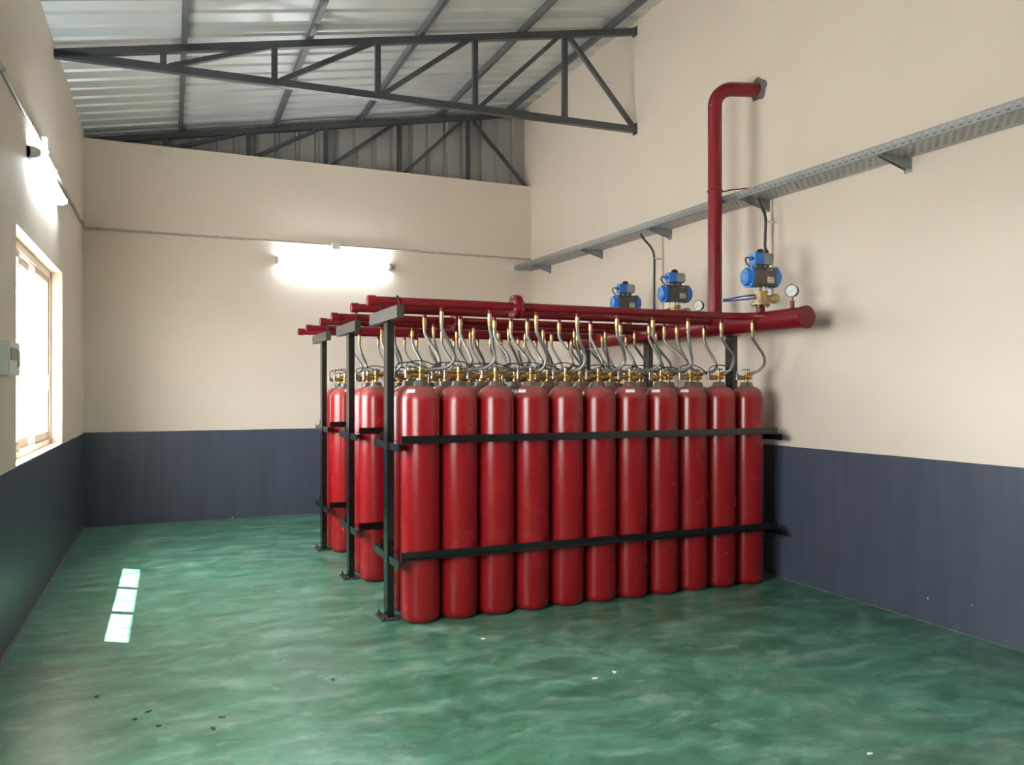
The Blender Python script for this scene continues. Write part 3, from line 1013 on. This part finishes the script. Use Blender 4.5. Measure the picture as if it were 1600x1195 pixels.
def slotted(name, rowsdef, place, pitch, slot, off):
    """plate split into strips; rowsdef: list of (a0, a1, kind) where kind 0 solid, 1 slotted, 2 slotted half a pitch on"""
    mb = MB()
    n = int((ty1 - ty0) / pitch)
    for a0, a1, kind in rowsdef:
        segs = []
        if kind == 0:
            m_ = 24
            segs = [(ty0 + (ty1 - ty0) * i / m_, ty0 + (ty1 - ty0) * (i + 1) / m_) for i in range(m_)]
        else:
            sh = 0 if kind == 1 else pitch / 2
            prev = ty0
            for i in range(n):
                s0 = ty0 + i * pitch + sh + off
                segs.append((prev, s0)); prev = s0 + slot
            segs.append((prev, ty1))
        for y0, y1 in segs:
            if y1 <= y0:
                continue
            v = []
            for th in (0, .002):
                for (y, a) in ((y0, a0), (y1, a0), (y1, a1), (y0, a1)):
                    v.append(Vector(place(y, a, th)) - org)
            mb.add(v, [(0, 1, 2, 3), (7, 6, 5, 4), (0, 4, 5, 1), (1, 5, 6, 2), (2, 6, 7, 3), (3, 7, 4, 0)])
    return mb.build(name, 'galv', t, False)


side_rows = [(0, .016, 0), (.016, .022, 1), (.022, .040, 0), (.040, .045, 1), (.045, .062, 0)]
slotted('side_rail', side_rows, lambda y, a, th: (TX0 + th, y, tz(y) + a), .06, .03, .01)
slotted('side_rail', side_rows, lambda y, a, th: (TX1 - th, y, tz(y) + a), .06, .03, .01)
wd = TX1 - TX0
br = [(0, .03, 0)]
a = .03
for i in range(6):
    br += [(a, a + .011, 1 + i % 2), (a + .011, a + .034, 0)]
    a += .034
br.append((a, wd, 0))
slotted('tray_floor', br, lambda y, a, th: (TX0 + a, y, tz(y) + th), .06, .034, .01)
for y in (9.7, 8.31, 6.89, 5.44, 4.02, 2.6, 1.2, -.2, -1.6):
    z = tz(y)
    bk = MB()
    for s in (-.016, .016):
        bk.prism([(TX0 + .01 - org.x, z - .002 - org.z), (TX0 + .01 - org.x, z - .016 - org.z), (XR - .008 - org.x, z - .085 - org.z), (XR - .008 - org.x, z - .002 - org.z)], 'y', y + s - .002 - org.y, y + s + .002 - org.y)
    bk.box(TX0 + .01 - org.x, XR - .008 - org.x, y - .016 - org.y, y + .016 - org.y, z - .005 - org.z, z - .001 - org.z)
    bk.box(XR - .008 - org.x, XR - org.x, y - .03 - org.y, y + .03 - org.y, z - .10 - org.z, z - .001 - org.z)
    bo = bk.build('wall_bracket', 'galv', t, False)
    for dz in (.03, .075):
        MB().cyl((XR - .016 - org.x, y - .023 - org.y, z - dz - org.z), (XR - .008 - org.x, y - .023 - org.y, z - dz - org.z), .006, 6).build('bolt', 'steel', bo)

for i in range(8):
    xx = TX0 + .022 + i * .031
    cb_ = MB().tube([(xx + .004 * math.sin(y * 1.3 + i), y, tz(y) + .0165) for y in [ty0 + .05 + (ty1 - ty0 - .1) * q / 40 for q in range(41)]], .0135, 8).build('power_cable', 'blackrub')
    tag(cb_, 'black power cable lying inside the perforated cable tray', 'cable', 'black cables lying in the cable tray')

# ------------------------------------------------------------------ wall conduits, cables
CZ = 3.418


def conduit(name, p, q, label, clips, r=.013, m='conduit'):
    p, q = Vector(p), Vector(q)
    t = thing(name, label, 'conduit', p)
    MB().cyl((0, 0, 0), q - p, r, 12).build('pipe', m, t)
    d = (q - p).normalized()
    for f in clips:
        c = (q - p) * f
        MB().cyl(c - d * .012, c + d * .012, r * 1.45, 12).build('clip', m, t)


conduit('wall_conduit', (XL + .014, YF + .02, CZ + .02), (XL + .014, YB - .001, CZ), 'slim grey conduit along the left wall above the window', [.30, .42, .55, .62, .70, .80, .9, .97])
conduit('wall_conduit', (XL + .03, YB - .014, CZ), (XR - .02, YB - .014, CZ - .005), 'slim grey conduit across the back wall above the tube light', [.02, .12, .25, .38, .62, .74, .86])
JX = xat(524, YB)
j = thing('junction_box', 'square white junction box on conduit above the back tube light', 'junction box', (JX, YB - .02, CZ - .01))
MB().prism([(a, b_) for a, b_ in rounded(.05, .05, .012, 3)], 'y', -.04, .018).build('box', 'white', j)
MB().prism([(a, b_) for a, b_ in rounded(.044, .044, .012, 3)], 'y', -.046, -.04).build('lid', 'white', j)
for a, b_ in ((.03, .03), (-.03, .03), (.03, -.03), (-.03, -.03)):
    MB().cyl((a, -.049, b_), (a, -.046, b_), .005, 8).build('screw', 'steel', j)
MB().cyl((0, 0, -.05), (0, 0, -.17), .007, 8).build('drop_wire', 'white', j)

# drops from tray to valves
def cable(pts, label, r=.0115, clips=()):
    o = Vector(pts[0])
    t = thing('control_cable', label, 'cable', o)
    MB().tube(smooth_path([Vector(p) - o for p in pts], 6), r, 10).build('cable', 'blackrub', t)
    for c in clips:
        c = Vector(c) - o
        MB().box(c.x - .016, c.x + .09, c.y - .016, c.y + .016, c.z - .007, c.z + .007).build('cable_tie', 'white', t, False)


y1 = 5.32
cable([(4.55, y1 + .06, 3.185), (4.565, y1 + .04, 3.12), (4.58, y1 + .0, 3.02), (4.58, y1, 2.85), (4.57, y1 - .01, 2.76), (4.50, 5.2, 2.705), (4.43, 5.14, 2.69)],
      'black cable dropping from tray to the valve near the blank end', clips=[(4.60, y1, 2.98)])
conduit('wall_conduit', (XR - .012, 5.38, 3.18), (XR - .012, 5.38, 2.30), 'thin pale vertical conduit on right wall behind the blank-end valve', [.25, .7], .009, 'reveal')
y2 = 7.02
cable([(4.52, 7.15, 3.20), (4.54, 7.12, 3.14), (4.585, 7.05, 3.04), (4.60, y2, 2.94), (4.60, y2, 2.7), (4.60, y2, 2.4), (4.60, y2, 2.24)],
      'black cable dropping from tray between middle valve and back valve', clips=[(4.61, y2, 2.93)])
conduit('wall_conduit', (XR - .012, 7.02, 3.19), (XR - .012, 7.02, 2.2), 'thin pale vertical conduit on right wall behind the middle valve', [.25, .7], .009, 'reveal')

# outlet box where the tray meets the back wall
tag(MB().prism([(a + 4.42, b_ + 3.25) for a, b_ in rounded(.07, .07, .01, 2)], 'y', YB - .025, YB).build('wall_box', 'white'), 'small white box on back wall at the cable tray end', 'box')


# ------------------------------------------------------------------ tube lights
def tube_light(loc, rz, L_, label):
    """local: x along the lamp, -y out of the wall"""
    t = thing('tube_light', label, 'light', loc, rz, 'lit tube lights on the walls')
    MB().prism([(-.001, -.04), (-.001, .04), (-.022, .03), (-.022, -.03)], 'x', -L_ / 2, L_ / 2).build('batten', 'white', t, False)
    MB().cyl((-L_ / 2 + .035, -.055, 0), (L_ / 2 - .035, -.055, 0), .026, 18).build('tube', 'tube', t)
    for s in (-1, 1):
        e = MB().prism([(.0, -.042), (.0, .042), (-.05, .036), (-.083, .018), (-.083, -.018), (-.05, -.036)], 'x', min(s * L_ / 2, s * (L_ / 2 - .036)), max(s * L_ / 2, s * (L_ / 2 - .036)))
        e.build('end_cap', 'white', t, False)


tube_light(((1.22 + 2.65) / 2, YB, 3.185), 0, 1.46, 'lit white tube light on back wall below grey conduit')
tube_light((XL, (6.36 + 7.98) / 2, 3.215), R(90), 1.60, 'lit white tube light on left wall above the window near the back corner')
tube_light((XL, 2.61, 3.215), R(90), 1.60, 'added unseen tube light on left wall, brightening the upper right wall')  # extra lamp out of view, added to brighten the upper right wall
for k in range(1):
    jb = thing('junction_box', 'small white junction box on left wall beside the tube light', 'junction box', (XL + .02, 6.95, CZ + .005))
    MB().box(-.02, .035, -.05, .05, -.05, .05).build('box', 'white', jb, False)
    MB().box(.035, .041, -.044, .044, -.044, .044).build('lid', 'white', jb, False)
    MB().cyl((0.01, 0, -.05), (.01, 0, -.16), .007, 8).build('drop_wire', 'white', jb)

# switch board at the window
t = thing('switch_board', 'white electrical switch board on left wall beside the window', 'switch', (XL, 5.58, 1.76))
MB().box(0, .045, -.17, .17, -.10, .10).build('box', 'white', t, False)
fp = MB().box(.045, .052, -.162, .162, -.093, .093).build('face_plate', 'white', t, False)
for i in range(5):
    MB().box(.052, .060, -.145 + i * .045, -.108 + i * .045, -.01, .06).build('rocker_switch', 'lgrey', fp, False)
MB().box(.052, .058, .085, .15, -.05, .05).build('socket', 'lgrey', fp, False)

# ------------------------------------------------------------------ bits of grit on the floor
gr = [(333, 1138), (346, 1121), (210, 1124), (232, 1112), (520, 1062), (152, 1088), (248, 1134), (755, 998), (960, 1050), (930, 1060), (1360, 1178)]
for i, (u, v_) in enumerate(gr):
    d = 1249.58 * 1.5745 / (v_ - 608.6)
    l_ = (u - 800) / 1249.58 * d
    X = l_ * math.cos(.4041) + d * math.sin(.4041); Y = -l_ * math.sin(.4041) + d * math.cos(.4041)
    pts = []
    for k in range(7):
        a = 2 * math.pi * k / 7
        r = (.006 + .008 * rng.random())
        pts.append((r * math.cos(a) * 1.6, r * math.sin(a)))
    pale = i >= 7
    o = MB().prism(pts, 'z', 0, .003).build('paint_chip' if pale else 'grit_flake', 'paper' if pale else 'dirt', None, False)
    o.location = (X, Y, .0003)
    o.rotation_euler = (0, 0, rng.random() * 3)
    tag(o, 'tiny pale paint chip lying on green floor before the cylinders' if pale else 'tiny dark flake of grit on green floor between racks and window wall', 'debris',
        'pale chips on the floor' if pale else 'dark grit on the floor')
